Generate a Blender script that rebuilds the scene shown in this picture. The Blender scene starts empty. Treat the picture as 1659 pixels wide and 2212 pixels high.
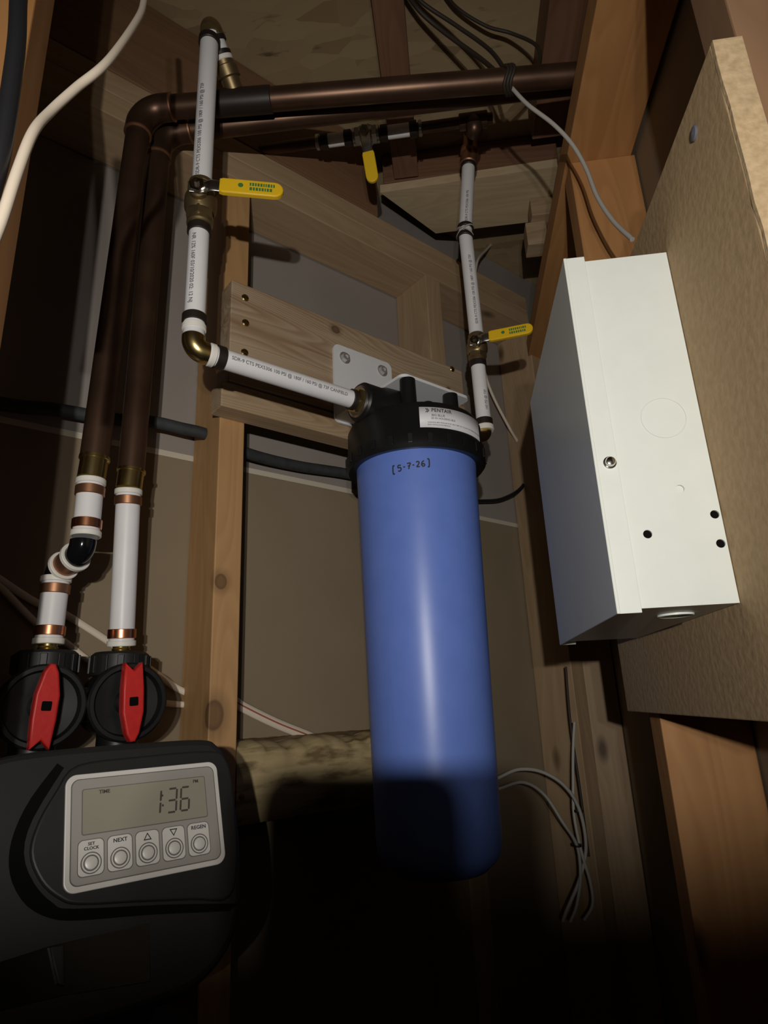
import bpy, bmesh, math, random
from mathutils import Vector as V, Matrix
random.seed(7)
S = bpy.context.scene
COL = S.collection

# ------------------------------------------------------------------ camera, world, light, exposure
cd = bpy.data.cameras.new('camera'); cam = bpy.data.objects.new('camera', cd); COL.objects.link(cam)
cd.sensor_fit = 'VERTICAL'; cd.sensor_height = 36.0; cd.lens = 1343/2212*36; cd.clip_start = .01
R_ = V((0.99194, 0.11929, -0.04272)); U_ = V((0.07545, -0.28517, 0.95550)); F_ = V((-0.10180, 0.95102, 0.29187))
cam.matrix_world = Matrix(((R_.x, U_.x, -F_.x, 0), (R_.y, U_.y, -F_.y, 0), (R_.z, U_.z, -F_.z, 1.35), (0, 0, 0, 1)))
S.camera = cam
w = bpy.data.worlds.new('world'); S.world = w; w.use_nodes = True
w.node_tree.nodes['Background'].inputs[0].default_value = (1.0, .72, .48, 1)
w.node_tree.nodes['Background'].inputs[1].default_value = .008
def lamp(name, kind, loc, energy, color, size, target=None, angle=None, blend=None):
    l = bpy.data.lights.new(name, kind); o = bpy.data.objects.new(name, l); COL.objects.link(o)
    l.energy = energy; l.color = color; l.shadow_soft_size = size; o.location = loc
    if target is not None: o.rotation_euler = (V(target)-V(loc)).to_track_quat('-Z', 'Y').to_euler()
    if angle: l.spot_size = math.radians(angle); l.spot_blend = blend
    return o
# the photographer's headlamp, its two diodes a little behind and above the phone
lamp('headlamp_diode', 'SPOT', (.012, -.30, 1.395), 18.5, (1.0, .955, .885), .006, (-0.0705, 0.9206, 1.7519), 90, .95)
lamp('headlamp_diode', 'SPOT', (.050, -.30, 1.395), 5, (1.0, .955, .885), .006, (-0.0705, 0.9206, 1.7519), 90, .95)
S.view_settings.view_transform = 'Standard'; S.view_settings.look = 'None'
S.view_settings.exposure = 0.0; S.view_settings.gamma = 1.0; S.view_settings.use_curve_mapping = False

# ------------------------------------------------------------------ frames
s2 = math.sqrt(.5)
H = V((s2, s2, 0)); N = V((s2, -s2, 0)); Z = V((0, 0, 1)); X = V((1, 0, 0)); Y = V((0, 1, 0))
def P(a, b, z): return H*a + N*b + Z*z          # along the back wall, out of the back wall, up
def az(d): r = math.radians(d); return V((math.sin(r), math.cos(r), 0))

# ------------------------------------------------------------------ materials
def mat(name, col, rough=.6, metal=0, spec=.5):
    m = bpy.data.materials.new(name); m.use_nodes = True
    b = m.node_tree.nodes['Principled BSDF']
    b.inputs['Base Color'].default_value = (*col, 1); b.inputs['Roughness'].default_value = rough
    b.inputs['Metallic'].default_value = metal; b.inputs['Specular IOR Level'].default_value = spec
    return m
def nd(m, t, **k):
    n = m.node_tree.nodes.new(t)
    for a, v in k.items(): setattr(n, a, v)
    return n
def lk(m, a, b): m.node_tree.links.new(a, b)
def ramp(m, stops):
    r = nd(m, 'ShaderNodeValToRGB'); e = r.color_ramp.elements
    while len(e) < len(stops): e.new(.5)
    for i, (p, c) in enumerate(stops): e[i].position = p; e[i].color = (*c, 1)
    return r
def coords(m, scale, rnd=True):
    tc = nd(m, 'ShaderNodeTexCoord'); mp = nd(m, 'ShaderNodeMapping'); mp.inputs['Scale'].default_value = scale
    lk(m, tc.outputs['Object'], mp.inputs['Vector'])
    if rnd:
        oi = nd(m, 'ShaderNodeObjectInfo'); mu = nd(m, 'ShaderNodeMath', operation='MULTIPLY'); mu.inputs[1].default_value = 37.0
        lk(m, oi.outputs['Random'], mu.inputs[0]); lk(m, mu.outputs[0], mp.inputs['Location'])
    return mp.outputs[0]
def bump(m, h, strength, dist=.002):
    b = nd(m, 'ShaderNodeBump'); b.inputs['Strength'].default_value = strength; b.inputs['Distance'].default_value = dist
    lk(m, h, b.inputs['Height']); lk(m, b.outputs[0], m.node_tree.nodes['Principled BSDF'].inputs['Normal'])
def mixc(m, fac, a, b, mode='MIX'):
    x = nd(m, 'ShaderNodeMix', data_type='RGBA', blend_type=mode)
    for s, v in ((0, fac), (6, a), (7, b)):
        if hasattr(v, 'links'): lk(m, v, x.inputs[s])
        else: x.inputs[s].default_value = v if s == 0 else (*v, 1)
    return x.outputs[2]
def wood(name, light, dark, rough=.62, knots=True, ring=90, contrast=.5, stain=None, spots=()):
    m = mat(name, light, rough); b = m.node_tree.nodes['Principled BSDF']
    v = coords(m, (2.2, 30, 30))
    ns = nd(m, 'ShaderNodeTexNoise'); ns.inputs['Scale'].default_value = 1.6; ns.inputs['Detail'].default_value = 5; lk(m, v, ns.inputs['Vector'])
    v2 = coords(m, (1.1, 9, 9))
    n2 = nd(m, 'ShaderNodeTexNoise'); n2.inputs['Scale'].default_value = 1.0; n2.inputs['Detail'].default_value = 2; lk(m, v2, n2.inputs['Vector'])
    mu = nd(m, 'ShaderNodeMath', operation='MULTIPLY'); mu.inputs[1].default_value = ring/4; lk(m, n2.outputs[0], mu.inputs[0])
    fr = nd(m, 'ShaderNodeMath', operation='FRACT'); lk(m, mu.outputs[0], fr.inputs[0])
    r1 = ramp(m, [(0, (0, 0, 0)), (.75, (.65, .65, .65)), (1, (0, 0, 0))]); lk(m, fr.outputs[0], r1.inputs[0])
    r2 = ramp(m, [(.35, (0, 0, 0)), (.7, (1, 1, 1))]); lk(m, ns.outputs[0], r2.inputs[0])
    f = mixc(m, .45, r1.outputs[0], r2.outputs[0])
    mm = nd(m, 'ShaderNodeMath', operation='MULTIPLY'); mm.inputs[1].default_value = contrast*1.6; lk(m, f, mm.inputs[0])
    c = mixc(m, mm.outputs[0], light, dark)
    if stain:
        v4 = coords(m, (4, 14, 14)); n4 = nd(m, 'ShaderNodeTexNoise'); n4.inputs['Detail'].default_value = 4; lk(m, v4, n4.inputs['Vector'])
        r4 = ramp(m, [(.5, (0, 0, 0)), (.68, (1, 1, 1))]); lk(m, n4.outputs[0], r4.inputs[0]); c = mixc(m, r4.outputs[0], c, stain)
    if knots:
        v3 = coords(m, (5, 11, 11)); vo = nd(m, 'ShaderNodeTexVoronoi'); vo.inputs['Scale'].default_value = 1.0; lk(m, v3, vo.inputs['Vector'])
        r3 = ramp(m, [(.06, (1, 1, 1)), (.15, (0, 0, 0))]); lk(m, vo.outputs['Distance'], r3.inputs[0])
        c = mixc(m, r3.outputs[0], c, tuple(q*.35 for q in dark))
    for x, y, z, rad, sq in spots:                      # knots where the timber has them, in the board's own frame
        tc = nd(m, 'ShaderNodeTexCoord'); mp = nd(m, 'ShaderNodeMapping'); mp.inputs['Location'].default_value = (-x*sq, -y, -z); mp.inputs['Scale'].default_value = (sq, 1, 1)
        lk(m, tc.outputs['Object'], mp.inputs['Vector']); ln_ = nd(m, 'ShaderNodeVectorMath', operation='LENGTH'); lk(m, mp.outputs[0], ln_.inputs[0])
        dv_ = nd(m, 'ShaderNodeMath', operation='DIVIDE'); dv_.inputs[1].default_value = rad*2; lk(m, ln_.outputs['Value'], dv_.inputs[0])
        rk = ramp(m, [(.25, (.85, .85, .85)), (.42, (1, 1, 1)), (.5, (.45, .45, .45)), (.95, (0, 0, 0))]); lk(m, dv_.outputs[0], rk.inputs[0])
        c = mixc(m, rk.outputs[0], c, tuple(q*.42 for q in dark))
    lk(m, c, b.inputs['Base Color'])
    bump(m, mm.outputs[0], .15, .001)
    return m
def mottled(name, c1, c2, scale=12, rough=.85, bmp=.1, spec=.3, metal=0):
    m = mat(name, c1, rough, metal, spec); b = m.node_tree.nodes['Principled BSDF']
    v = coords(m, (1, 1, 1), False); ns = nd(m, 'ShaderNodeTexNoise'); ns.inputs['Scale'].default_value = scale; ns.inputs['Detail'].default_value = 6; lk(m, v, ns.inputs['Vector'])
    r = ramp(m, [(.35, (0, 0, 0)), (.68, (1, 1, 1))]); lk(m, ns.outputs[0], r.inputs[0])
    lk(m, mixc(m, r.outputs[0], c1, c2), b.inputs['Base Color']); bump(m, ns.outputs[0], bmp)
    return m
M = {}
M['stud'] = wood('stud_pine', (.43, .305, .185), (.29, .18, .09))
M['stud_orange'] = wood('stud_fir', (.47, .235, .085), (.31, .13, .04))
M['stud_brown'] = wood('stud_brown', (.25, .145, .08), (.17, .09, .045))
M['board'] = wood('board_pine', (.46, .345, .22), (.26, .155, .075), ring=150, contrast=.62)
M['mount'] = wood('mounting_board_pine', (.48, .37, .25), (.25, .15, .075), ring=230, contrast=.8, knots=False, spots=[(-0.0517263, 0.0618179, .0185, .0065, .8), (.185, .03, .0185, .004, .9)])
M['stud_knots'] = wood('stud_fir_knotty', (.50, .29, .125), (.34, .175, .065), knots=False, spots=[(0.4366, 0.0087, 0.0445, .0085, .8), (0.2786, 0.0116, 0.0445, .013, .7), (-.2, .005, .0445, .007, .8)])
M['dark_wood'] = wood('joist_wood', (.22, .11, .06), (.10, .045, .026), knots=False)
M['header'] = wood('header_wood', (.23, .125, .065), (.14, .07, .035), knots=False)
M['pale_wood'] = wood('plywood_pale', (.60, .47, .30), (.42, .30, .175), knots=False, ring=120)
M['sill'] = wood('rough_timber', (.52, .41, .22), (.30, .21, .095), stain=(.16, .11, .05))
M['drywall'] = mottled('drywall_paper', (.265, .205, .135), (.235, .180, .118), 5, .9, .05)
M['drywall_grey'] = mottled('drywall_paper_grey', (.30, .265, .24), (.27, .235, .21), 5, .9, .05)
M['joint'] = mat('joint_paper', (.55, .49, .39), .9)
M['particle'] = mottled('particleboard', (.44, .31, .175), (.38, .26, .14), 160, .8, .25)
M['particle_pale'] = mottled('particleboard_pale', (.50, .37, .22), (.38, .275, .155), 190, .85, .4)
M['concrete'] = mottled('concrete', (.16, .14, .12), (.11, .10, .085), 7, .9, .3)
def osb():
    m = mat('osb', (.3, .22, .12), .75); b = m.node_tree.nodes['Principled BSDF']
    v = coords(m, (26, 62, 30), False)
    n0 = nd(m, 'ShaderNodeTexNoise'); n0.inputs['Scale'].default_value = .45; n0.inputs['Detail'].default_value = 3; lk(m, v, n0.inputs['Vector'])
    va = mixc(m, .28, v, n0.outputs[1], 'LINEAR_LIGHT')
    vo = nd(m, 'ShaderNodeTexVoronoi'); vo.inputs['Scale'].default_value = .62; lk(m, va, vo.inputs['Vector'])
    r = ramp(m, [(0, (.30, .215, .115)), (.5, (.37, .275, .155)), (.9, (.25, .17, .09))]); lk(m, vo.outputs['Color'], r.inputs[0])
    v2 = coords(m, (9, 26, 9), False); n2 = nd(m, 'ShaderNodeTexNoise'); n2.inputs['Scale'].default_value = 1.3; n2.inputs['Detail'].default_value = 4; lk(m, v2, n2.inputs['Vector'])
    r2 = ramp(m, [(.26, (1, 1, 1)), (.37, (0, 0, 0))]); lk(m, n2.outputs[0], r2.inputs[0])
    lk(m, mixc(m, r2.outputs[0], r.outputs[0], (.07, .04, .02)), b.inputs['Base Color']); bump(m, vo.outputs['Distance'], .35, .002)
    return m
M['osb'] = osb()
M['copper'] = mottled('old_copper', (.125, .070, .044), (.085, .047, .030), 22, .40, .05, .5, .75)
M['copper_new'] = mat('bright_copper', (.62, .27, .14), .3, 1)
M['copper_dull'] = mat('dull_copper', (.40, .20, .11), .42, .9)
M['brass'] = mat('brass', (.60, .47, .20), .27, 1)
M['brass_dull'] = mat('dull_brass', (.36, .27, .14), .4, .9)
M['chrome'] = mat('chrome', (.72, .70, .66), .16, 1)
M['zinc'] = mat('zinc', (.78, .78, .78), .38, .85)
M['steel'] = mat('steel', (.55, .53, .50), .3, 1)
M['pex'] = mottled('white_pex', (.80, .79, .79), (.76, .75, .76), 30, .42, 0, .45)
M['pex_ring'] = mat('white_expansion_ring', (.80, .77, .70), .5)
M['black_ring'] = mat('black_crimp_ring', (.028, .02, .016), .45, .3)
M['ink'] = mat('black_ink', (.02, .02, .025), .6)
M['ink_soft'] = mat('grey_ink', (.12, .12, .15), .6)
M['yellow'] = mat('yellow_vinyl', (.80, .50, .015), .38)
M['green'] = mat('green_ink', (.05, .19, .05), .6)
M['blue'] = mottled('blue_plastic', (.135, .225, .64), (.125, .21, .61), 40, .36, .03, .45)
M['black'] = mat('black_plastic', (.0075, .008, .0085), .42, 0, .4)
M['black_matt'] = mat('black_matt_plastic', (.0135, .0138, .013), .5, 0, .4)
M['black_gloss'] = mat('black_gloss_plastic', (.006, .006, .007), .12, 0, .5)
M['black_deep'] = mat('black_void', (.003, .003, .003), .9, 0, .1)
M['white_metal'] = mat('white_enamel', (.74, .74, .76), .4)
M['label'] = mat('label_white', (.80, .80, .83), .45)
M['box'] = mottled('grey_white_enamel', (.66, .69, .65), (.64, .67, .63), 60, .38, .03)
M['red'] = mottled('red_plastic', (.56, .022, .018), (.5, .018, .016), 120, .45, .1)
M['panel_grey'] = mat('silver_overlay', (.42, .40, .375), .42, .35)
M['panel_light'] = mat('silver_light', (.72, .70, .66), .4, .2)
M['panel_line'] = mat('overlay_line', (.13, .12, .115), .6)
M['lcd'] = mat('lcd_glass', (.30, .285, .225), .22)
M['lcd_ink'] = mat('lcd_segment', (.06, .056, .045), .5)
M['cable_white'] = mat('white_cable', (.72, .62, .50), .5)
M['cable_grey'] = mat('grey_cable', (.42, .40, .36), .55)
M['cable_black'] = mat('black_cable', (.012, .012, .014), .5)
M['cable_brown'] = mat('dark_cable', (.03, .02, .014), .6)
M['red_ink'] = mat('red_stripe', (.40, .10, .07), .6)
M['foam'] = mottled('dark_insulation', (.045, .05, .052), (.03, .033, .035), 50, .7, .2)
M['duct'] = mat('grey_conduit', (.30, .29, .27), .5)

# ------------------------------------------------------------------ object helpers
WM = {}
def link(name, me, m, parent, Mx):
    o = bpy.data.objects.new(name, me); COL.objects.link(o)
    if me is not None and m is not None and not me.materials: me.materials.append(m)
    WM[o.name] = Mx
    if parent: o.parent = parent; o.matrix_basis = WM[parent.name].inverted() @ Mx
    else: o.matrix_basis = Mx
    return o
def tag(o, label=None, cat=None, group=None, kind=None):
    for k, v in (('label', label), ('category', cat), ('group', group), ('kind', kind)):
        if v: o[k] = v
    return o
def thing(name, label, cat, loc, group=None, parent=None):
    return tag(link(name, None, None, None, Matrix.Translation(V(loc))), label, cat, group)
def frame(o, x, y, z):
    return Matrix(((x.x, y.x, z.x, o.x), (x.y, y.y, z.y, o.y), (x.z, y.z, z.z, o.z), (0, 0, 0, 1)))

class MB:
    def __init__(s): s.v = []; s.f = []; s.sm = []
    def add(s, vs, fs, smooth=False):
        k = len(s.v); s.v += [V(q) for q in vs]
        for f in fs: s.f.append([i+k for i in f]); s.sm.append(smooth)
        return s
    def rings(s, rs, smooth=True, cap0=True, cap1=True, closed=True):
        n = len(rs[0]); vs = [p for r in rs for p in r]; fs = []
        for i in range(len(rs)-1):
            for j in range(n if closed else n-1):
                a = i*n+j; b = i*n+(j+1) % n; fs.append([a, b, b+n, a+n])
        s.add(vs, fs, smooth)
        if cap0: s.add(rs[0], [list(range(n))[::-1]])
        if cap1: s.add(rs[-1], [list(range(n))])
        return s
    def lathe(s, o, ax, prof, n=32, ref=None, cap=True):
        o = V(o); ax = V(ax).normalized()
        u = V(ref) if ref else ax.orthogonal(); u = (u-ax*u.dot(ax)).normalized(); v = ax.cross(u)
        segs = []; cur = [prof[0]]
        for i in range(1, len(prof)):
            cur.append(prof[i])
            if i < len(prof)-1:
                d1 = math.atan2(prof[i][0]-prof[i-1][0], prof[i][1]-prof[i-1][1]); d2 = math.atan2(prof[i+1][0]-prof[i][0], prof[i+1][1]-prof[i][1])
                dd = abs((d2-d1+math.pi) % (2*math.pi)-math.pi)
                if dd > .6: segs.append(cur); cur = [prof[i]]
        segs.append(cur)
        R = lambda r, t: [o+ax*t+(u*math.cos(2*math.pi*j/n)+v*math.sin(2*math.pi*j/n))*r for j in range(n)]
        for g in segs: s.rings([R(r, t) for r, t in g], n > 8, False, False)
        if cap:
            if prof[0][0] > 1e-6: s.add(R(*prof[0]), [list(range(n))[::-1]])
            if prof[-1][0] > 1e-6: s.add(R(*prof[-1]), [list(range(n))])
        return s
    def cyl(s, a, b, r, n=24, bev=0):
        a = V(a); b = V(b); L = (b-a).length
        pr = [(r, 0), (r, L)] if not bev else [(r-bev, 0), (r, bev), (r, L-bev), (r-bev, L)]
        return s.lathe(a, b-a, pr, n)
    def tube(s, pts, r, n=12, sub=8, flat=None, smooth=True):
        p = spline([V(q) for q in pts], sub) if sub else [V(q) for q in pts]
        t = (p[1]-p[0]).normalized(); u = t.orthogonal().normalized() if flat is None else (V(flat[0])-t*V(flat[0]).dot(t)).normalized()
        rs = []
        for i, q in enumerate(p):
            t2 = (p[min(i+1, len(p)-1)]-p[max(i-1, 0)]).normalized(); u = (u-t2*u.dot(t2)).normalized(); w_ = t2.cross(u)
            kx, ky = (1, 1) if flat is None else (1, flat[1])
            rs.append([q+(u*math.cos(2*math.pi*j/n)*kx+w_*math.sin(2*math.pi*j/n)*ky)*r for j in range(n)])
        return s.rings(rs, smooth)
    def prism(s, poly, o, x, y, d, bev=0, smooth=False):
        """poly in the x,y plane at o, raised by d along x cross y; bevelled at its far rim"""
        o = V(o); x = V(x); y = V(y); z = x.cross(y).normalized()
        mk = lambda pl, h: [o+x*a+y*b+z*h for a, b in pl]
        L = [mk(poly, 0), mk(poly, d-bev)]
        if bev:
            for k in (1, 2, 3):
                an = k*math.pi/6; L.append(mk(inset(poly, bev*(1-math.cos(an))), d-bev+bev*math.sin(an)))
        if d < 0: L = [l[::-1] for l in L]
        for i in range(len(L)-1): s.rings([L[i], L[i+1]], smooth or i > 0, False, False)
        s.add(L[0], [list(range(len(poly)))[::-1]]); s.add(L[-1], [list(range(len(poly)))])
        return s
    def box(s, c, x, y, z, hx, hy, hz, bev=.0015):
        bm = bmesh.new(); bmesh.ops.create_cube(bm, size=1)
        for q in bm.verts: q.co = V((q.co.x*2*hx, q.co.y*2*hy, q.co.z*2*hz))
        if bev: bmesh.ops.bevel(bm, geom=bm.edges[:], offset=bev, segments=2, affect='EDGES', profile=.5)
        c = V(c); x = V(x); y = V(y); z = V(z); bm.verts.ensure_lookup_table(); bm.verts.index_update()
        s.add([c+x*q.co.x+y*q.co.y+z*q.co.z for q in bm.verts], [[q.index for q in f.verts] for f in bm.faces]); bm.free()
        return s
    def build(s, name, m, parent=None, Mx=None):
        if Mx is None:
            if parent: Mx = Matrix.Translation(WM[parent.name].translation)
            else: Mx = Matrix.Translation(sum(s.v, V())/len(s.v))
        me = bpy.data.meshes.new(name); me.from_pydata([q for q in s.v], [], s.f); me.polygons.foreach_set('use_smooth', s.sm)
        me.transform(Mx.inverted()); me.update()
        bm = bmesh.new(); bm.from_mesh(me); bmesh.ops.remove_doubles(bm, verts=[q for q in bm.verts if False], dist=1e-6); bm.to_mesh(me); bm.free()
        return link(name, me, m, parent, Mx)
def spline(p, sub):
    if len(p) < 3: return p
    out = []
    for i in range(len(p)-1):
        a = p[max(i-1, 0)]; b = p[i]; c = p[i+1]; d = p[min(i+2, len(p)-1)]
        for k in range(sub):
            t = k/sub; out.append(.5*((2*b)+(c-a)*t+(2*a-5*b+4*c-d)*t*t+(3*b-a-3*c+d)*t**3))
    return out+[p[-1]]
def inset(poly, d):
    n = len(poly); out = []
    for i in range(n):
        a = V(poly[i-1]).to_2d(); b = V(poly[i]).to_2d(); c = V(poly[(i+1) % n]).to_2d()
        t1 = (b-a); t2 = (c-b)
        if t1.length < 1e-9: t1 = t2
        if t2.length < 1e-9: t2 = t1
        t1 = t1.normalized(); t2 = t2.normalized(); n1 = V((-t1.y, t1.x)); n2 = V((-t2.y, t2.x)); k = n1+n2
        k = k/max(.4, (1+n1.dot(n2))); q = b+k*d; out.append((q.x, q.y))
    return out
def rrect(x0, y0, x1, y1, r, seg=6):
    out = []
    for cx, cy, a0 in ((x1-r, y0+r, -90), (x1-r, y1-r, 0), (x0+r, y1-r, 90), (x0+r, y0+r, 180)):
        for k in range(seg+1):
            a = math.radians(a0+90*k/seg); out.append((cx+r*math.cos(a), cy+r*math.sin(a)))
    return out
def circle(cx, cy, r, n=32): return [(cx+r*math.cos(2*math.pi*k/n), cy+r*math.sin(2*math.pi*k/n)) for k in range(n)]
def board(name, m, parent, o, ax, ay, az_, L, Wd, T, bev=.0015):
    """a length of timber: corner o, length L along ax, then Wd along ay, T along az_; grain along local x"""
    ax = V(ax); ay = V(ay); az_ = V(az_)
    if ax.cross(ay).dot(az_) < 0: o = V(o)+ay*Wd; ay = -ay
    Mx = frame(V(o)+ax*L/2+ay*Wd/2+az_*T/2, ax, ay, az_)
    return MB().box((0, 0, 0), X, Y, Z, L/2, Wd/2, T/2, bev).buildl(name, m, parent, Mx)
def buildl(s, name, m, parent, Mx):                # mesh already in local space of Mx
    me = bpy.data.meshes.new(name); me.from_pydata([q for q in s.v], [], s.f); me.polygons.foreach_set('use_smooth', s.sm); me.update()
    return link(name, me, m, parent, Mx)
MB.buildl = buildl
def text_pts(body, size, spacing=1.0, align='LEFT', bold=0):
    c = bpy.data.curves.new('lettering', 'FONT'); c.body = body; c.size = size; c.space_character = spacing; c.align_x = align; c.align_y = 'CENTER'; c.resolution_u = 3; c.offset = bold*size
    o = bpy.data.objects.new('lettering', c); me = bpy.data.meshes.new_from_object(o); bpy.data.objects.remove(o)
    bm = bmesh.new(); bm.from_mesh(me); bpy.data.meshes.remove(me); bpy.data.curves.remove(c)
    return bm
def finish_text(bm, name, m, parent):
    for f in bm.faces: f.smooth = False
    me = bpy.data.meshes.new(name); bm.transform(Matrix.Translation(-WM[parent.name].translation) if not parent.get('rot') else WM[parent.name].inverted()); bm.to_mesh(me); bm.free()
    return link(name, me, m, parent, Matrix.Translation(WM[parent.name].translation))
def flat_text(body, size, o, x, y, name, m, parent, align='CENTER', spacing=1.0, lift=.0004, shear=0, bold=.022):
    bm = text_pts(body, size, spacing, align, bold); o = V(o); x = V(x); y = V(y); z = x.cross(y).normalized()
    for q in bm.verts: a, b = q.co.x+shear*q.co.y, q.co.y; q.co = o+x*a+y*b+z*lift
    return finish_text(bm, name, m, parent)
def cyl_text(body, size, o, ax, rad, R, name, m, parent, along=True, align='LEFT', spacing=1.0, lift=.0003, bold=.012):
    """lettering wrapped on a cylinder of axis ax through o; along: reads along the axis, else around it (ax up)"""
    bm = text_pts(body, size, spacing, align, bold); o = V(o); ax = V(ax).normalized(); rad = V(rad); rad = (rad-ax*rad.dot(ax)).normalized(); tn = rad.cross(ax) if along else ax.cross(rad)
    d = 1 if along else 0
    vals = [q.co[d] for q in bm.verts] or [0]; lo, hi = min(vals), max(vals); k = lo
    step = max(.0012, size*.2)
    while k < hi:
        no = (0, 1, 0) if along else (1, 0, 0); bmesh.ops.bisect_plane(bm, geom=bm.verts[:]+bm.edges[:]+bm.faces[:], plane_co=V(no)*k, plane_no=no); k += step
    for q in bm.verts:
        t = q.co.y if along else q.co.x; h = q.co.x if along else q.co.y; th = t/R
        q.co = o+ax*h+(rad*math.cos(th)+tn*math.sin(th))*(R+lift)
    return finish_text(bm, name, m, parent)

# ------------------------------------------------------------------ setting
floor = tag(MB().box((0, .3, -.05), X, Y, Z, 1.5, 1.6, .05, 0).build('floor', M['concrete']), kind='structure')
ceil = tag(link('ceiling', None, None, None, Matrix.Translation((0, .3, 2.37))), kind='structure')
MB().box((0, .45, 2.385), X, Y, Z, 1.3, 1.35, .014, 0).build('subfloor_panel', M['osb'], ceil)
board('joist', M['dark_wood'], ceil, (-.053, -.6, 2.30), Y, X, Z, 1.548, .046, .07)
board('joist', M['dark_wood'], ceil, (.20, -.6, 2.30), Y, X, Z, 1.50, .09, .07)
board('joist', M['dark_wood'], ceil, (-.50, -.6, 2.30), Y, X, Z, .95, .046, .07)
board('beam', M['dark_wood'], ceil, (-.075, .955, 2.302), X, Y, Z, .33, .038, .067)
blk = MB()
blk.prism([(-.082, .958), (.25, .95), (.25, 1.085), (.019, 1.085)], (0, 0, 2.283), X, Y, .018).build('plywood_block', M['pale_wood'], ceil)
for cx, cy, cz, hx, hy, hz in ((.232, 1.04, 2.262, .026, .02, .02), (.215, 1.06, 2.218, .02, .02, .026)):
    MB().box((cx, cy, cz), X, Y, Z, hx, hy, hz).build('wood_block', M['board'], ceil)

wb = tag(link('wall_back', None, None, None, Matrix.Translation(P(.3, -.82, 0))), kind='structure')
for z0, z1, m in ((.0, .470, 'drywall'), (.473, 1.690, 'drywall'), (1.698, 2.129, 'drywall_grey'), (2.131, 2.37, 'drywall_grey')):
    MB().box(P(.35, -.8185, (z0+z1)/2), H, N, Z, .95, .0065, (z1-z0)/2, .001).build('drywall_sheet', M[m], wb)
MB().box(P(.35, -.8145, 1.694), H, N, Z, .95, .0028, .0042, 0).build('joint_tape', M['joint'], wb)
MB().box(P(.35, -.829, 1.2), H, N, Z, .95, .003, 1.17, 0).build('sheathing', M['dark_wood'], wb)
board('stud', M['stud_knots'], wb, P(.308, -.811, 0), Z, H, N, 2.13, .036, .089)
board('stud', M['stud'], wb, P(.71, -.811, 0), Z, H, N, 2.13, .038, .089)
board('stud', M['stud'], wb, P(1.014, -.811, 0), Z, H, N, 2.13, .038, .089)
board('stud', M['stud'], wb, P(-.098, -.811, 0), Z, H, N, 2.13, .038, .089)
board('top_plate', M['stud'], wb, P(-.40, -.811, 2.13), H, N, Z, 1.42, .089, .037)
board('top_plate', M['stud'], wb, P(-.40, -.811, 2.168), H, N, Z, 1.42, .089, .037)
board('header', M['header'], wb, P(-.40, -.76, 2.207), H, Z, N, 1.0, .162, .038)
board('blocking', M['board'], wb, P(.294, -.7215, 1.7225), H, N, Z, .46, .034, .036)
# rough horizontal timber between the studs
def rough_timber():
    prs = []; n = 60; a0, a1 = .345, .709
    for i in range(n):
        a = a0+(a1-a0)*i/(n-1); j = random.uniform(-1, 1); k = random.uniform(-1, 1)
        lo = .0035*math.sin(i*.37)+.002*math.sin(i*1.3+1); k *= .5; j *= .5
        prs.append([P(a, -.811, 1.223+.001*k), P(a, -.724, 1.2215+.001*k), P(a, -.722, 1.26), P(a, -.722+.0005*j, 1.278+.002*k),
                    P(a, -.725+.0018*j, 1.292+.0015*k+.4*lo), P(a, -.733+.002*k, 1.302+lo+.0012*j), P(a, -.76, 1.309+lo*.6+.001*k), P(a, -.811, 1.311+.001*j)])
    mb = MB().rings(prs, True); Mx = frame(P(a0, -.77, 1.265), H, -N, Z)
    mb.build('blocking', M['sill'], wb, Mx)
rough_timber()
def nail(p, d, r, parent, m='brass_dull', name='nail'):
    MB().lathe(V(p)-V(d)*.004, d, [(r*.9, 0), (r, .004), (r*.8, .0052), (r*.3, .0058), (0, .006)], 14).build(name, M[m], parent)
nail(P(.352, -.7225, 1.252), N, .0038, wb, 'dark_wood', 'screw')

wl = tag(MB().box((-.66, .1, 1.185), X, Y, Z, .01, .8, 1.185, 0).build('wall_left', M['drywall']), kind='structure')
E0 = V((-.303, .351, 0)); dS = V((.33, -.944, 0)); nS = V((.944, .33, 0))
board('stud', M['stud_orange'], wl, E0+dS*.036+Z*.0, Z, -dS, -nS, 2.37, .036, .14)

wr = tag(link('wall_right', None, None, None, Matrix.Translation((.295, .6, 0))), kind='structure')
MB().box((.302, .42, 1.185), X, Y, Z, .0065, .975, 1.185, 0).build('drywall_sheet', M['drywall'], wr)
board('stud', M['stud'], wr, (.2045, 1.274, 0), Z, X, Y, 2.058, .089, .038)
board('stud', M['stud_orange'], wr, (.2045, .717, 0), Z, X, Y, 2.058, .089, .038)
board('stud', M['stud_brown'], wr, (.2045, .316, 0), Z, X, Y, 2.058, .089, .038)
board('top_plate', M['stud_orange'], wr, (.20, -.45, 2.058), Y, X, Z, 1.70, .089, .037)

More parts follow.
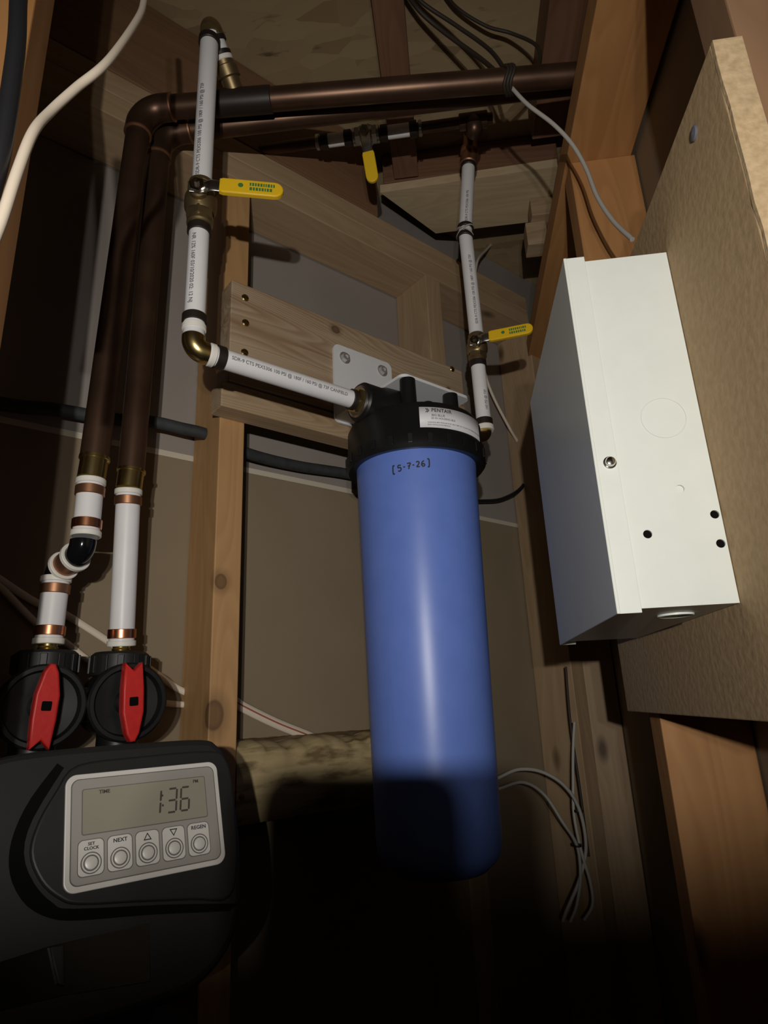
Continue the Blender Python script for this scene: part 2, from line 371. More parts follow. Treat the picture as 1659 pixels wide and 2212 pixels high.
# ------------------------------------------------------------------ boards on the walls
mbd = board('mounting_board', M['mount'], None, P(.302, -.722, 1.760), H, Z, N, .446, .155, .037)
tag(mbd, 'wide pine board screwed across two studs, carrying the white filter bracket', 'board')
for q in ((-0.2562, 0.7126, 1.8941), (-0.255, 0.7137, 1.8547), (-0.2552, 0.7135, 1.8085), (0.0272, 0.9959, 1.912)): nail(q, N, .0056, mbd, 'brass', 'screw')
pan = thing('backer_panel', 'tan particleboard panel on the right-hand studs behind the white metal box', 'panel', (.191, .54, 1.328))
MB().box((.1947, .541, 1.532), X, Y, Z, .0091, .229, .204, .001).build('panel_sheet', M['particle'], pan)
nail((0.1856, 0.3535, 1.7101), -X, .0055, pan, 'ink_soft', 'screw')
def cut_edge():
    l = []; r = []
    for i in range(24):
        z = 1.3285+.407*i/23; l.append((.1858+random.uniform(-.0006, .0005), z)); r.append((.2034+random.uniform(-.0003, .0003), z))
    return MB().prism(r+l[::-1], (0, .3122, 0), X, Z, .0032, .0003)
tag(cut_edge().build('cut_edge', M['particle_pale'], pan), 'pale speckled sawn edge')

# ------------------------------------------------------------------ blue water filter
AX = P(.517, -.57, 0)
def cyl_dir(ph): r = math.radians(ph); return N*math.cos(r)+H*math.sin(r)
fil = thing('water_filter', 'tall blue canister water filter with black cap hanging from the white bracket', 'water filter', AX+Z*1.163)
sump = MB().lathe(AX, Z, [(0, 1.170), (.044, 1.170), (.052, 1.172), (.0645, 1.183), (.0688, 1.192), (.0702, 1.208), (.0708, 1.25), (.0778, 1.625), (.0785, 1.634), (.0785, 1.65)], 96).build('sump', M['blue'], fil)
head = MB().lathe(AX, Z, [(.079, 1.652), (.079, 1.638), (.0885, 1.636), (.0915, 1.640), (.0915, 1.654), (.0890, 1.658), (.0885, 1.688), (.084, 1.697), (.072, 1.701), (.03, 1.703), (0, 1.703)], 96)
for k in range(24):
    d = cyl_dir(k*15); MB.box(head, AX+d*.0915+Z*1.647, d, Z.cross(d), Z, .0012, .003, .006, .0005)
for s in (-1, 1):
    head.lathe(AX+Z*1.7145, H*s, [(.030, .02), (.028, .055), (.0255, .062), (.0255, .088), (.0235, .0905)], 32)
head.lathe(AX+Z*1.69, Z, [(.05, 0), (.046, .022), (.03, .030), (0, .030)], 40)
head.build('filter_cap', M['black'], fil)
for k in (-1, 1):
    for j in (-1, 1):
        MB().lathe(AX+H*.038*k+N*.036*j+Z*1.698, Z, [(.0125, 0), (.0108, .006), (.0102, .0462), (0, .0462)], 24).build('mounting_boss', M['black'], fil)
# label wrapped round the cap
def patch(r, ph0, ph1, z0, z1, m, name, parent, n=24):
    mb = MB(); rs = []
    for i in range(n+1):
        d = cyl_dir(ph0+(ph1-ph0)*i/n); rs.append([AX+d*(r-.0003)+Z*z0, AX+d*r+Z*z0, AX+d*r+Z*z1, AX+d*(r-.0003)+Z*z1])
    return mb.rings(rs, True).build(name, m, parent)
lab = patch(.0894, -37, 26, 1.6605, 1.6872, M['label'], 'label', fil)
def around(body, size, ph, z, m, sp=1.0, R=.0894, name='lettering', parent=lab): return cyl_text(body, size, AX+Z*z, Z, cyl_dir(ph), R, name, m, parent, False, 'LEFT', sp)
around('PENTAIR', .0066, -27.5, 1.6830, M['ink'], 1.05)
around('BIG BLUE', .0042, -27.5, 1.6765, M['ink_soft'])
around('20 IN HOUSING BLK', .0036, -28, 1.6725, M['ink_soft'])
around('WARNING: MAX PRESSURE 90 PSI  MAX TEMP 100 F  DO NOT USE WHERE WATER IS UNSAFE', .0021, -31, 1.6670, M['ink_soft'])
around('READ INSTALLATION MANUAL', .0021, -31, 1.6640, M['ink_soft'])
lg = MB()
for dx in (0, .0018):
    for (x0, y0, x1, y1) in ((-.0014, .0026, .0012, 0), (.0012, 0, -.0014, -.0026)):
        q = []
        for x_, y_ in ((x0+dx, y0-.0006), (x0+dx, y0+.0006), (x1+dx, y1+.0006), (x1+dx, y1-.0006)):
            d = cyl_dir(-31.2+math.degrees(x_/.0894)); q.append(AX+d*.0897+Z*(1.6826+y_))
        lg.add(q, [[0, 1, 2, 3]])
lg.build('logo', M['ink'], lab)
# handwritten date on the blue sump
def scrawl(strokes, ph0, z0, wdt, name, parent):
    mb = MB(); Rf = lambda z: .0708+(.0778-.0708)*(z-1.25)/.375
    for st_ in strokes:
        pts = spline([V((x, y, 0)) for x, y in st_], 6) if len(st_) > 2 else [V((*q, 0)) for q in st_]
        L = []
        for i, q in enumerate(pts):
            t = (pts[min(i+1, len(pts)-1)]-pts[max(i-1, 0)]).normalized(); pn = V((-t.y, t.x, 0))
            for sgn in (-1, 1):
                c = q+pn*wdt*sgn; zz = z0+c.y; d = cyl_dir(ph0+math.degrees(c.x/.0776)); L.append(AX+d*(Rf(zz)+.0004)+Z*zz)
        mb.add(L, [[2*i, 2*i+1, 2*i+3, 2*i+2] for i in range(len(pts)-1)])
    return mb.build(name, M['ink'], parent)
u = .001
g5 = [[(5, 5), (1, 5), (1, 1), (4, 1.2), (5, -1.5), (3, -4), (.5, -3)]]
chars = [([[(2.5, 5), (.5, 5), (.5, -5), (2.5, -5)]], 0), ([[(4.5, 4), (1.2, 4), (1, 1), (3.5, 1), (4.6, -1), (3.2, -3.6), (.8, -3)]], 6), ([[(.4, 0), (2.6, .2)]], 13),
         ([[(.5, 3.6), (4.5, 3.8), (3.2, 0), (2.2, -4)], [(1.2, .2), (4.2, .6)]], 17.5), ([[(.4, 0), (2.6, .2)]], 24),
         ([[(.5, 2.6), (2, 4), (3.8, 2.8), (3, 0), (.6, -3.2)], [(.6, -3.2), (4.6, -3)]], 28.5), ([[(3.8, 4), (1.6, 2), (.8, -1.4), (2.4, -3.6), (4.4, -2), (3.4, 0), (1.2, -.8)]], 34.5),
         ([[(.3, 5), (2.4, 4.6), (2.2, -4.6), (.4, -5)]], 42)]
scrawl([[((x+dx)*u, y*u*.95+dx*.00012) for x, y in s_] for c_, dx in chars for s_ in c_], -63, 1.6145, .0008, 'handwritten_date', sump)

br = thing('mounting_bracket', 'white L-shaped steel bracket bolted to the pine board above the filter', 'bracket', P(.522, -.684, 1.75))
bp = MB().prism(rrect(-.578, 1.742, -.466, 1.872, .010), N*-.6845, -H, Z, -.0035); bp.build('back_plate', M['white_metal'], br)
fl = MB().prism([(a, -b) for a, b in rrect(.466, -.684, .588, -.527, .010)][::-1], Z*1.7445, H, -N, .004); fl.build('flange', M['white_metal'], br)
for q in ((-0.1376, 0.8255, 1.8526), (-0.0863, 0.8767, 1.8537)):
    q = V(q); b = MB().lathe(q-N*.001, N, [(.0098, 0), (.0098, .0015)], 24); b.lathe(q+N*.0005, N, [(.0068, 0), (.0068, .004), (.006, .005), (.0035, .005), (.003, .003), (0, .003)], 6)
    b.build('lag_screw', M['zinc'], br)

# ------------------------------------------------------------------ pex pipe helper
def rings_on(p0, p1, lst, r, root):
    d = (V(p1)-V(p0)).normalized()
    for t, ln, rr, m, nm in lst:
        c = V(p0)+d*t; MB().lathe(c-d*ln/2, d, [(r, 0), (rr-.0006, 0), (rr, .0006), (rr, ln-.0006), (rr-.0006, ln), (r, ln)], 32, cap=False).build(nm, M[m], root)
def pex(label, p0, p1, r, rings=(), text=None, name='pex_pipe', tdir=None, tsize=.006, toff=.01, bend=None, group=None, flip=False):
    p0 = V(p0); p1 = V(p1); root = thing(name, label, 'pipe', p0, group)
    L = (p1-p0).length; d = (p1-p0).normalized()
    if bend: MB().tube([p0]+[V(q) for q in bend]+[p1], r, 28, 10).build('pipe', M['pex'], root)
    else: MB().cyl(p0, p1, r, 32).build('pipe', M['pex'], root)
    rl = []
    for t, ln, rr, m, nm in rings: rl.append((t if t >= 0 else L+t, ln, rr, m, nm))
    rings_on(p0, p1, rl, r-.0005, root)
    if text:
        for k, tx in enumerate(text):
            ax = -d if flip else d; o = (p1 if flip else p0)+ax*(toff if k == 0 else toff+k)
            cyl_text(tx, tsize, o, ax, tdir, r, 'printed_line', M['ink_soft'], root, True, 'LEFT', 1.0)
    return root
BR = lambda t: (t, .0095, None, 'black_ring', 'crimp_ring')
r3 = .0112
def rg(t, m='black_ring', ln=.0095, k=1.18): return (t, ln, r3*k, m, 'crimp_ring')
def wr_(t, ln=.006, k=1.14): return (t, ln, r3*k, 'pex_ring', 'stop_ring')
TOPL = V((-0.251, 0.5551, 2.1596)); VT = V((-0.2546, 0.5515, 1.9321)); VB = V((-0.2569, 0.5492, 1.8729)); EL = V((-0.2568, 0.5493, 1.7188))
cx_, cy_ = P(.2105, -.57, 0).x, P(.2105, -.57, 0).y
col = lambda z: V((cx_, cy_, z))
tl = (-N*0+az(215))
pex('white plastic pipe rising above the large yellow-handled valve to the ceiling elbow', col(VT.z-.006), col(TOPL.z+.004), r3, [rg(-.007)], ['SDR-9 CTS PEX5306 100 PSI @ 180F / 160 PSI @ 73F'], tdir=az(184), flip=False, tsize=.0062)
pex('short white plastic pipe below the large yellow-handled valve, above the brass elbow', col(EL.z+.012), col(VB.z), r3, [rg(.020), wr_(.0095), rg(-.006)], ['NR 12% 160F 03/10/2020 02: 12 NJ'], tdir=az(184), flip=True, toff=.018, tsize=.0062)
PIN = AX+Z*1.7145-H*.0905; EZ = 1.7145
eh = V((cx_, cy_, EZ))
pex('white plastic pipe lying level from the brass elbow to the black filter cap', eh+H*.013, PIN+H*.004, r3, [rg(.0165), wr_(.007), rg(-.013)], ['SDR-9 CTS PEX5306 100 PSI @ 180F / 160 PSI @ 73F CANFIELD'], tdir=N*.985-Z*.17, toff=.026, tsize=.0056)
def elbow(label, c, d1, d2, r, m, R=.014, L=.012, lip=True, name='pipe_elbow', cat='fitting'):
    c = V(c); d1 = V(d1).normalized(); d2 = V(d2).normalized(); root = thing(name, label, cat, c)
    pts = [c+d1*(R+L), c+d1*R]+[c+d1*R*(1-math.sin(a))+d2*R*(1-math.cos(a)) for a in [math.pi/16*k for k in range(1, 8)]]+[c+d2*R, c+d2*(R+L)]
    mb = MB().tube(pts, r, 28, 0)
    mb.build('elbow_body', M[m], root)
    if lip:
        for d in (d1, d2): MB().lathe(c+d*(R+L-.004), d, [(r, -.001), (r*1.14, 0), (r*1.14, .0045), (r, .0055)], 28, cap=False).build('lip', M[m], root)
    return root
elbow('bright brass elbow turning the left white pipe level toward the filter', eh+Z*.0, Z, H, .0122, 'brass', .012, .003, False)
ad = thing('brass_adapter', 'brass hex fitting screwed into the left side of the filter cap', 'fitting', PIN)
MB().lathe(PIN-H*.007, H, [(.0125, -.001), (.0165, 0), (.0165, .0075), (.013, .009)], 6).build('hex_nut', M['brass'], ad)
MB().lathe(PIN-H*.002, H, [(.0185, 0), (.021, .001), (.021, .003), (.019, .005)], 28).build('washer', M['steel'], ad)

# ------------------------------------------------------------------ ball valves
def ball_valve(label, c, ax, s, hd, L, sc=1.0, body='brass_dull', gripm='yellow', half=.024, strap=.022, gw=.0095, marks=True):
    c = V(c); ax = V(ax).normalized(); s = V(s).normalized(); hd = V(hd).normalized()
    root = thing('ball_valve', label, 'valve', c)
    b = MB()
    for k in (-1, 1):
        b.lathe(c, ax*k, [(.0155*sc, half*.55), (.0155*sc, half), (.0125*sc, half*1.02)], 6)
        b.lathe(c, ax*k, [(.0175*sc, 0), (.0172*sc, half*.3), (.0145*sc, half*.6)], 28, cap=False)
        b.lathe(c, ax*k, [(.013*sc, half), (.0138*sc, half*1.03), (.0138*sc, half*1.22), (.0122*sc, half*1.28)], 28)
    b.lathe(c, s, [(.009*sc, .01*sc), (.009*sc, .021*sc), (.0075*sc, .023*sc)], 20)
    b.build('valve_body', M[body], root)
    h0 = c+s*.0245*sc
    q = MB().lathe(h0-s*.001, s, [(.0085*sc, 0), (.0085*sc, .005*sc), (.0075*sc, .0065*sc), (.003*sc, .0065*sc), (.003*sc, .010*sc), (0, .0105*sc)], 6)
    q.build('stem_nut', M['chrome'], root)
    v = s.cross(hd)
    sp = [h0-hd*.008*sc, h0+hd*.006*sc, h0+hd*strap*.6+s*.004, h0+hd*strap+s*.004, h0+hd*(strap+.01)+s*.004]
    MB().tube(sp, gw*.8, 12, 4, (v, .16)).build('handle', M['steel'], root)
    hb = root.children[-1] if root.children else None
    hb = [o for o in COL.objects if o.parent == root and o.name.startswith('handle')][0]
    go = h0+hd*strap+s*.0015
    n_ = 8; pl = [(0, -gw*.86), (.004, -gw)] + [(L-gw+gw*math.sin(t), -gw*math.cos(t)) for t in [math.pi*k/n_ for k in range(n_+1)]] + [(.004, gw), (0, gw*.86)]
    g = MB().prism(pl, go, hd, v, .0055, .0018); gr = g.build('grip', M[gripm], hb)
    if marks:
        zf = hd.cross(v); mk = MB(); rs = random.Random(3)
        mk.prism(circle(L*.33, gw*.1, gw*.3, 14), go+zf*.0055, hd, v, .0003)
        for row, y0 in ((0, gw*.12), (1, -gw*.5)):
            x = L*.47
            while x < L*(.84 if row == 0 else .8):
                wq = rs.uniform(.0014, .0028); mk.prism([(x, y0), (x+wq, y0), (x+wq, y0+gw*.42), (x, y0+gw*.42)], go+zf*.0055, hd, v, .0003); x += wq+.0009
        mk.build('printed_marks', M['green'], gr)
    return root
ball_valve('large brass shut-off valve with yellow handle sticking out right on the left white pipe', col((VT.z+VB.z)/2+.001), Z, az(165), (az(75)-Z*.02), .070, 1.05, half=.0235, gw=.0098, strap=.024)
RV = V((0.0645, 0.8706, 1.8735)); 
# right-hand riser
PB = V((0.0642, 0.8703, 1.7417)); PV = V((0.0635, 0.8696, 1.846)); PV2 = V((0.066, 0.8721, 1.8992)); PM = V((0.0635, 0.8625, 2.0857)); PT = V((0.081, 0.873, 2.2336)); PTT = V((0.0915, 0.8764, 2.3111))
pex('lower white plastic pipe of the right riser, from small valve down to the filter outlet', PB, PV+Z*.004, r3, [rg(.004), rg(-.006)], ['160 PSI @ 73F'], tdir=az(150), toff=.02, tsize=.0056)
pex('middle white plastic pipe of the right riser, between cable tie and small yellow valve', PV2, PM, r3, [], ['SDR-9 CTS PEX5306 100 PSI @ 180F / 160 PSI @ 73F'], tdir=az(170), toff=.012, tsize=.0056)
pex('top white plastic pipe of the right riser, from cable tie up to the copper fitting', PM, PT, r3, [rg(-.002)], ['SDR-9 CTS PEX5306 100 PSI'], tdir=az(175), toff=.014, tsize=.0056)
ball_valve('small brass valve with yellow handle pointing right on the right-hand white riser', (PV+PV2)/2, (PV2-PV), az(190), az(100)+Z*.0, .066, .95, half=.019, gw=.0088, strap=.022)
tie = thing('crossed_clip', 'pale wire crossed between two black rings on the right white riser', 'clip', PM)
dm = (PT-PM).normalized()
rings_on(PM, PT, [(-.009, .007, .0138, 'black_ring', 'band'), (.009, .007, .0138, 'black_ring', 'band')], .0112, tie)
for sg in (-1, 1):
    MB().tube([PM+dm*.009*sg*math.cos(math.pi*k/8)+(az(195)*math.sin(math.pi*k/8)+az(105)*math.cos(math.pi*k/8))*.0132 for k in range(9)], .0014, 8, 2).build('wire', M['cable_grey'], tie)
cf = thing('copper_fitting', 'ringed copper adapter joining the right white riser to the ceiling line', 'fitting', PT)
dt = (PTT-PT).normalized()
MB().lathe(PT, dt, [(.0125, 0), (.0150, .002), (.0155, .012), (.0150, .018), (.0125, .021), (.0125, .026), (.0158, .029), (.0158, .037), (.0125, .041), (.0125, (PTT-PT).length+.012)], 32).build('adapter', M['copper_dull'], cf)
# outlet elbow
OE = AX+Z*1.7145+H*.0905
oe = thing('outlet_elbow', 'white-collared brass elbow behind the right side of the filter cap', 'fitting', PB)
MB().tube([PB+Z*.002, PB-Z*.008, PB-Z*.018-H*.006, OE+H*.022, OE-H*.002], .0105, 20, 5).build('elbow_body', M['brass'], oe)
MB().lathe(PB-Z*.010, Z, [(.0135, 0), (.0142, .001), (.0142, .007), (.0135, .008)], 28).build('collar', M['pex_ring'], oe)
# feed line under the ceiling with its little valve
FL0 = V((-0.2198, 0.7382, 2.215)); FL1 = V((0.0857, 0.77, 2.215)); fy = FL1.y
F = lambda x: V((x, fy, 2.216))
fx0, fx1 = FL0.x, FL1.x
ln = thing('feed_line', 'thin dark copper line under the ceiling feeding the right white riser', 'pipe', F(fx1))
MB().cyl(F(fx0-.1), F(fx1+.03), .0085, 20).build('pipe', M['copper'], ln)
MB().cyl(F(fx1-.022), F(fx1+.022), .0125, 24, .001).build('tee', M['copper'], ln)
MB().tube([F(fx1), F(fx1)-Z*.02, (F(fx1)+PTT)/2-Z*.004, PTT, PTT-dt*.02], .0125, 24, 5).build('branch', M['copper'], ln)
q1, q2, q3, q4 = [V((-0.1515, 0.7375, 2.215)).x, V((-0.1135, 0.7418, 2.215)).x, V((-0.0552, 0.7421, 2.215)).x, V((-0.0087, 0.7454, 2.215)).x]
for a_, b_, nm in ((q1, q2, 'left'), (q3, q4, 'right')):
    rt = thing('pipe_stub', 'short white pipe stub on the ceiling line, %s of the hanging yellow handle' % nm, 'pipe', F(a_))
    MB().cyl(F(a_), F(b_), .0102, 20).build('pipe', M['pex'], rt)
    for x_ in (a_, b_): MB().cyl(F(x_-.006), F(x_+.006), .0125, 20, .001).build('crimp_ring', M['black_ring'], rt)
    MB().cyl(F(a_-.014 if nm == 'left' else b_+.008), F(a_-.008 if nm == 'left' else b_+.014), .0118, 20, .001).build('collar', M['steel'], rt)
ball_valve('little steel valve under the ceiling pipe with a yellow handle hanging down', F((q2+q3)/2), X, (-Y-Z*.55), (-Z*1.0+Y*.30+X*.10), .049, .95, body='steel', half=.017, strap=.037, gw=.0098, marks=False)

# ------------------------------------------------------------------ copper pipes
rc = .0148
def copper_run(label, name, va, vb, hx, hz0, hz1, hy1, R=.03):
    """vertical from va (bottom) up to an elbow, then level to the right"""
    root = thing(name, label, 'pipe', vb)
    c = V((vb.x, vb.y, hz0)); e = V((hx, hy1, hz1)); d = (e-c).normalized(); up = (vb-va).normalized()
    MB().cyl(va, c-up*R, rc, 32).build('vertical_pipe', M['copper'], root)
    MB().cyl(c+d*R, e, rc, 32).build('horizontal_pipe', M['copper'], root)
    pts = [c-up*(R+.012), c-up*R]+[c-up*R*(1-math.sin(a))+d*R*(1-math.cos(a)) for a in [math.pi/20*k for k in range(1, 10)]]+[c+d*R, c+d*(R+.012)]
    MB().tube(pts, rc*1.13, 28, 0).build('elbow', M['copper'], root)
    for q, dd in ((c-up*(R+.012), up), (c+d*(R+.012), d)): MB().lathe(q-dd*.001, dd, [(rc, -.0012), (rc*1.17, 0), (rc*1.17, .002), (rc, .0032)], 28, cap=False).build('solder_joint', M['copper_dull'], root)
    return root, c, d
V1a = V((-0.3753, 0.5864, 1.6155)); V1b = V((-0.365, 0.5966, 2.0761)); V2a = V((-0.3612, 0.6379, 1.6184)); V2b = V((-0.3591, 0.64, 2.1025))
c1, _cc, d1 = copper_run('front copper pipe, bending from the left wall across the ceiling to the right', 'copper_pipe', V1a, V1b, .29, 2.118, 2.128, .650)
copper_run('rear copper pipe running up and across just behind the front copper pipe', 'copper_pipe', V2a, V2b, .29, 2.124, 2.178, .700)
def on1(x): t = (x-_cc.x)/d1.x; return _cc+d1*t
a_, b_ = V((-0.238, 0.625, 2.1215)).x, V((-0.1904, 0.63, 2.1227)).x
MB().cyl(on1(a_-.03), on1(b_), rc*1.13, 28, .001).build('coupling', M['black_ring'], c1)
# branch up to the left riser
j0 = on1(V((-0.2363, 0.62, 2.1235)).x)+Z*.004; j1 = col(2.187); jd = (j1-j0).normalized(); jl = (j1-j0).length
bf = thing('branch_fitting', 'stack of dull brass and white rings joining front copper pipe to the ceiling elbow', 'fitting', j0)
MB().lathe(j0, jd, [(.0125, 0), (.0125, jl*.28), (.015, jl*.30), (.015, jl*.44), (.0125, jl*.46), (.0125, jl*.52)], 28).build('adapter', M['brass_dull'], bf)
MB().cyl(j0+jd*jl*.50, j0+jd*jl*.92, .0112, 28).build('stub', M['pex'], bf)
for t, m in ((.55, 'pex_ring'), (.61, 'black_ring'), (.80, 'black_ring')): MB().cyl(j0+jd*jl*(t-.035), j0+jd*jl*(t+.035), .0134, 28, .0008).build('ring', M[m], bf)
elbow('dull brass elbow at the very top of the left white riser', j1+Z*.002, -Z, -jd, .0122, 'brass_dull', .012, .003, False)

# ------------------------------------------------------------------ pipes down to the softener
rp = .0132
def crimp(root, p, d, ln, m, k): MB().lathe(p-d*ln/2, d, [(rp*.9, 0), (rp*k-.0006, 0), (rp*k, .0006), (rp*k, ln-.0006), (rp*k-.0006, ln), (rp*.9, ln)], 28, cap=False).build('ring', M[m], root)
def stub(label, lo, hi, ends, name='softener_pipe'):
    root = thing(name, label, 'pipe', lo); d = (hi-lo).normalized(); L = (hi-lo).length
    MB().cyl(lo, hi, rp, 28).build('pipe', M['pex'], root)
    for e in ends:
        p, sg = (lo, d) if e == 'lo' else (hi, -d)
        crimp(root, p+sg*.003, d, .006, 'pex_ring', 1.14); crimp(root, p+sg*.0135, d, .010, 'copper_dull' if e == 'hi' else 'copper_new', 1.12)
    return root
def coupling(label, lo, hi, m='brass'):
    root = thing('pipe_coupling', label, 'fitting', lo); d = (hi-lo).normalized(); L = (hi-lo).length
    MB().lathe(lo, d, [(.0105, 0), (.0142, .001), (.0142, L*.86), (.0158, L*.88), (.0158, L), (.0142, L+.001)], 28).build('sleeve', M[m], root)
A1 = V((-0.376, 0.5856, 1.5908)); B1 = V((-0.3759, 0.5858, 1.5273))
coupling('brass coupling under the front copper pipe', A1-Z*.0, V((-0.375, 0.5867, 1.6167)))
stub('short white pipe hanging from the front copper pipe, above the black elbows', B1, A1, ('lo', 'hi'))
E1 = V((-0.3771, 0.5846, 1.5113)); E2 = V((-0.416, 0.6051, 1.4985)); A2 = V((-0.4164, 0.6046, 1.4915)); B2 = V((-0.4169, 0.6041, 1.4211))
stub('short white pipe below the black elbows, above the left red-handled valve', B2, A2, ('lo', 'hi'))
dv = (E2-E1).normalized()
elbow('upper glossy black elbow below the short white pipe on the left', E1, Z, dv, .0128, 'black_gloss', .010, .002, False)
elbow('lower black elbow turning down to the left red-handled valve', E2, -Z, -dv, .0128, 'black_gloss', .008, .002, False)
m0, m1 = E1+dv*.011, E2-dv*.009
os_ = thing('offset_pipe', 'tiny slanted white-ringed pipe joint between the two black elbows', 'pipe', m0)
MB().cyl(m0, m1, rp*.98, 28).build('pipe', M['copper_dull'], os_)
for t in (.08, .92): crimp(os_, m0+(m1-m0)*t, dv, .005, 'pex_ring', 1.2)
A3 = V((-0.3619, 0.6373, 1.5955)); B3 = V((-0.3658, 0.6552, 1.4205))
coupling('brass coupling under the rear copper pipe', A3, V((-0.3609, 0.6382, 1.6196)))
stub('long white pipe from the rear copper pipe down to the right red-handled valve', B3, A3, ('lo', 'hi'))

# bypass valve with two red handles
bv = thing('bypass_valve', 'black bypass valve with two red arrow handles behind the softener head', 'valve', (-0.3741, 0.6158, 1.3566))
CL = [V((-0.3846, 0.5601, 1.3595)), V((-0.3302, 0.6145, 1.361))]
TOPS = [B2, B3]
for i in (0, 1):
    c = CL[i]; c = c-N*(c.dot(N)+.668)
    b = MB().lathe(c-N*.066, N, [(.030, 0), (.035, .006), (.036, .052), (.0385, .056), (.0385, .064), (.0365, .066), (.033, .066), (.031, .058), (.012, .056), (.010, .064), (0, .064)], 48)
    t = TOPS[i]; b.lathe(V((t.x, t.y, c.z+.01)), Z, [(.022, 0), (.022, t.z-c.z-.030)], 32)
    b.build('valve_body', M['black'], bv)
    nt = MB().lathe(V((t.x, t.y, t.z-.032)), Z, [(.0255, 0), (.0295, .001), (.0300, .003), (.0295, .022), (.026, .025), (.012, .026)], 40)
    for k in range(12):
        a = math.radians(30*k); d = X*math.cos(a)+Y*math.sin(a); nt.box(V((t.x, t.y, t.z-.020))+d*.030, d, Z.cross(d), Z, .0016, .0032, .009, .0006)
    nt.build('union_nut', M['black_matt'], bv)
    MB().lathe(V((t.x, t.y, t.z-.010)), Z, [(.010, 0), (.010, .004), (.0088, .005), (.010, .006), (.0088, .008), (.0095, .012)], 24).build('tailpiece', M['brass'], bv)
    sg = 1 if i == 0 else -1; hc = c+N*.002
    L_ = .0375; wd = .0100
    pl = [(-wd*.82, -L_), (0, -L_+.008), (wd*.82, -L_), (wd*1.02, -.012), (wd*1.02, .010), (wd*.62, L_*.8), (wd*.22, L_), (-wd*.22, L_), (-wd*.62, L_*.8), (-wd*1.02, .010), (-wd*1.02, -.012)]
    tilt = math.radians(-3 if i == 0 else 3); hx_ = H*math.cos(tilt)+Z*math.sin(tilt); hz_ = Z*math.cos(tilt)-H*math.sin(tilt)
    hd_ = MB().prism([(x, y) for x, y in pl], hc+N*.0005, hx_*sg, hz_*sg, .0125, .002)
    ho = hd_.build('red_handle', M['red'], bv)
    hole = MB().prism(rrect(-.0042, -.0042, .0042, .0042, .0012, 3), hc+N*.0132, hx_, hz_, .0003).build('square_socket', M['black_deep'], ho)
MB().cyl(CL[0]-N*.03-Z*.0, CL[1]-N*.03, .0165, 24).build('bridge', M['black'], bv)
for i in (0, 1): c = CL[i]; MB().cyl(V((c.x, c.y, c.z-.02))-N*.03, V((c.x, c.y, c.z-.075))-N*.03, .02, 24).build('outlet', M['black'], bv)

# ------------------------------------------------------------------ softener control head
Q = V((-0.2417, 0.4774, 1.269)); ct, sn = math.cos(math.radians(19)), math.sin(math.radians(19))
T = Z*ct-N*sn; MN = N*ct+Z*sn
hq = lambda u, w_, d=0: Q+H*u+T*w_+MN*d
ws = thing('water_softener', 'black water softener control head with silver keypad and clock display at lower left', 'water softener', P(.165, -.62, 0))
tk = MB().lathe(P(.165, -.62, 0), Z, [(.118, 0), (.127, .01), (.127, 1.00), (.120, 1.055), (.095, 1.095), (.06, 1.115), (.05, 1.13), (0, 1.13)], 64); tk.build('resin_tank', M['black_matt'], ws)
MB().lathe(P(.165, -.62, 1.11), Z, [(.055, 0), (.06, .01), (.06, .05), (0, .05)], 40).build('valve_neck', M['black_matt'], ws)
outl = [(-.107, -.093), (-.088, -.105), (-.040, -.108), (.022, -.107), (.045, -.101), (.064, -.087), (.075, -.066), (.0785, -.046), (.081, -.015), (.0795, .025), (.077, .045), (.070, .057), (.056, .0635), (.0, .0645), (-.06, .064), (-.092, .061), (-.103, .052), (-.110, .03), (-.112, -.03), (-.111, -.075)]
ol = [(q.x, q.y) for q in spline([V((*q, 0)) for q in outl]+[V((*outl[0], 0))], 4)[:-1]]
MB().prism(ol, hq(0, 0, -.016), H, T, .0115, .006, True).build('front_cover', M['black_matt'], ws)
MB().prism([(x*1.012, y*1.012) for x, y in ol], hq(0, 0, -.021), H, T, .006, .002, True).build('cover_rim', M['black'], ws)
MB().prism([(x*.985, y*.985) for x, y in ol], hq(0, 0, -.020), H, T, -.105).build('back_housing', M['black'], ws) if False else MB().prism([(-x*.985, y*.985) for x, y in ol][::-1], hq(0, 0, -.020), -H, T, .105, .004).build('back_housing', M['black'], ws)
pad = [(-0.0543, 0.0352), (-0.0655, 0.0154), (-0.0702, -0.0041), (-0.0634, -0.0222), (-0.0518, -0.0343), (-0.0389, -0.0403), (-0.0017, -0.0461), (0.0374, -0.0524), (0.0657, -0.0562), (0.075, -0.0275), (0.0771, 0.0205), (0.0737, 0.0431), (0.0603, 0.0517), (0.0018, 0.0522), (-0.0414, 0.0499)]
pp = [(q.x, q.y) for q in spline([V((*q, 0)) for q in pad]+[V((*pad[0], 0))], 4)[:-1]]
if sum(pp[i-1][0]*pp[i][1]-pp[i][0]*pp[i-1][1] for i in range(len(pp))) < 0: pp = pp[::-1]
MB().prism(pp, hq(0, 0, -.0055), H, T, .0045, .002, True).build('keypad_mount', M['black_matt'], ws)
gv = [(-0.0548, 0.0527), (-0.0707, 0.0309), (-0.0794, 0.0116), (-0.0819, -0.0047), (-0.0789, -0.0199), (-0.0698, -0.0346), (-0.0554, -0.0445), (-0.0374, -0.0493), (0.0074, -0.0554), (0.0646, -0.065)]
gi = [(0.0725, -0.0617), (0.0179, -0.0514), (-0.0423, -0.0417), (-0.0545, -0.0364), (-0.0667, -0.0221), (-0.0734, -0.0036), (-0.069, 0.0173), (-0.0504, 0.0491)]
gp = [(q.x, q.y) for q in spline([V((*q, 0)) for q in gv], 3)]+[(q.x, q.y) for q in spline([V((*q, 0)) for q in gi], 3)]
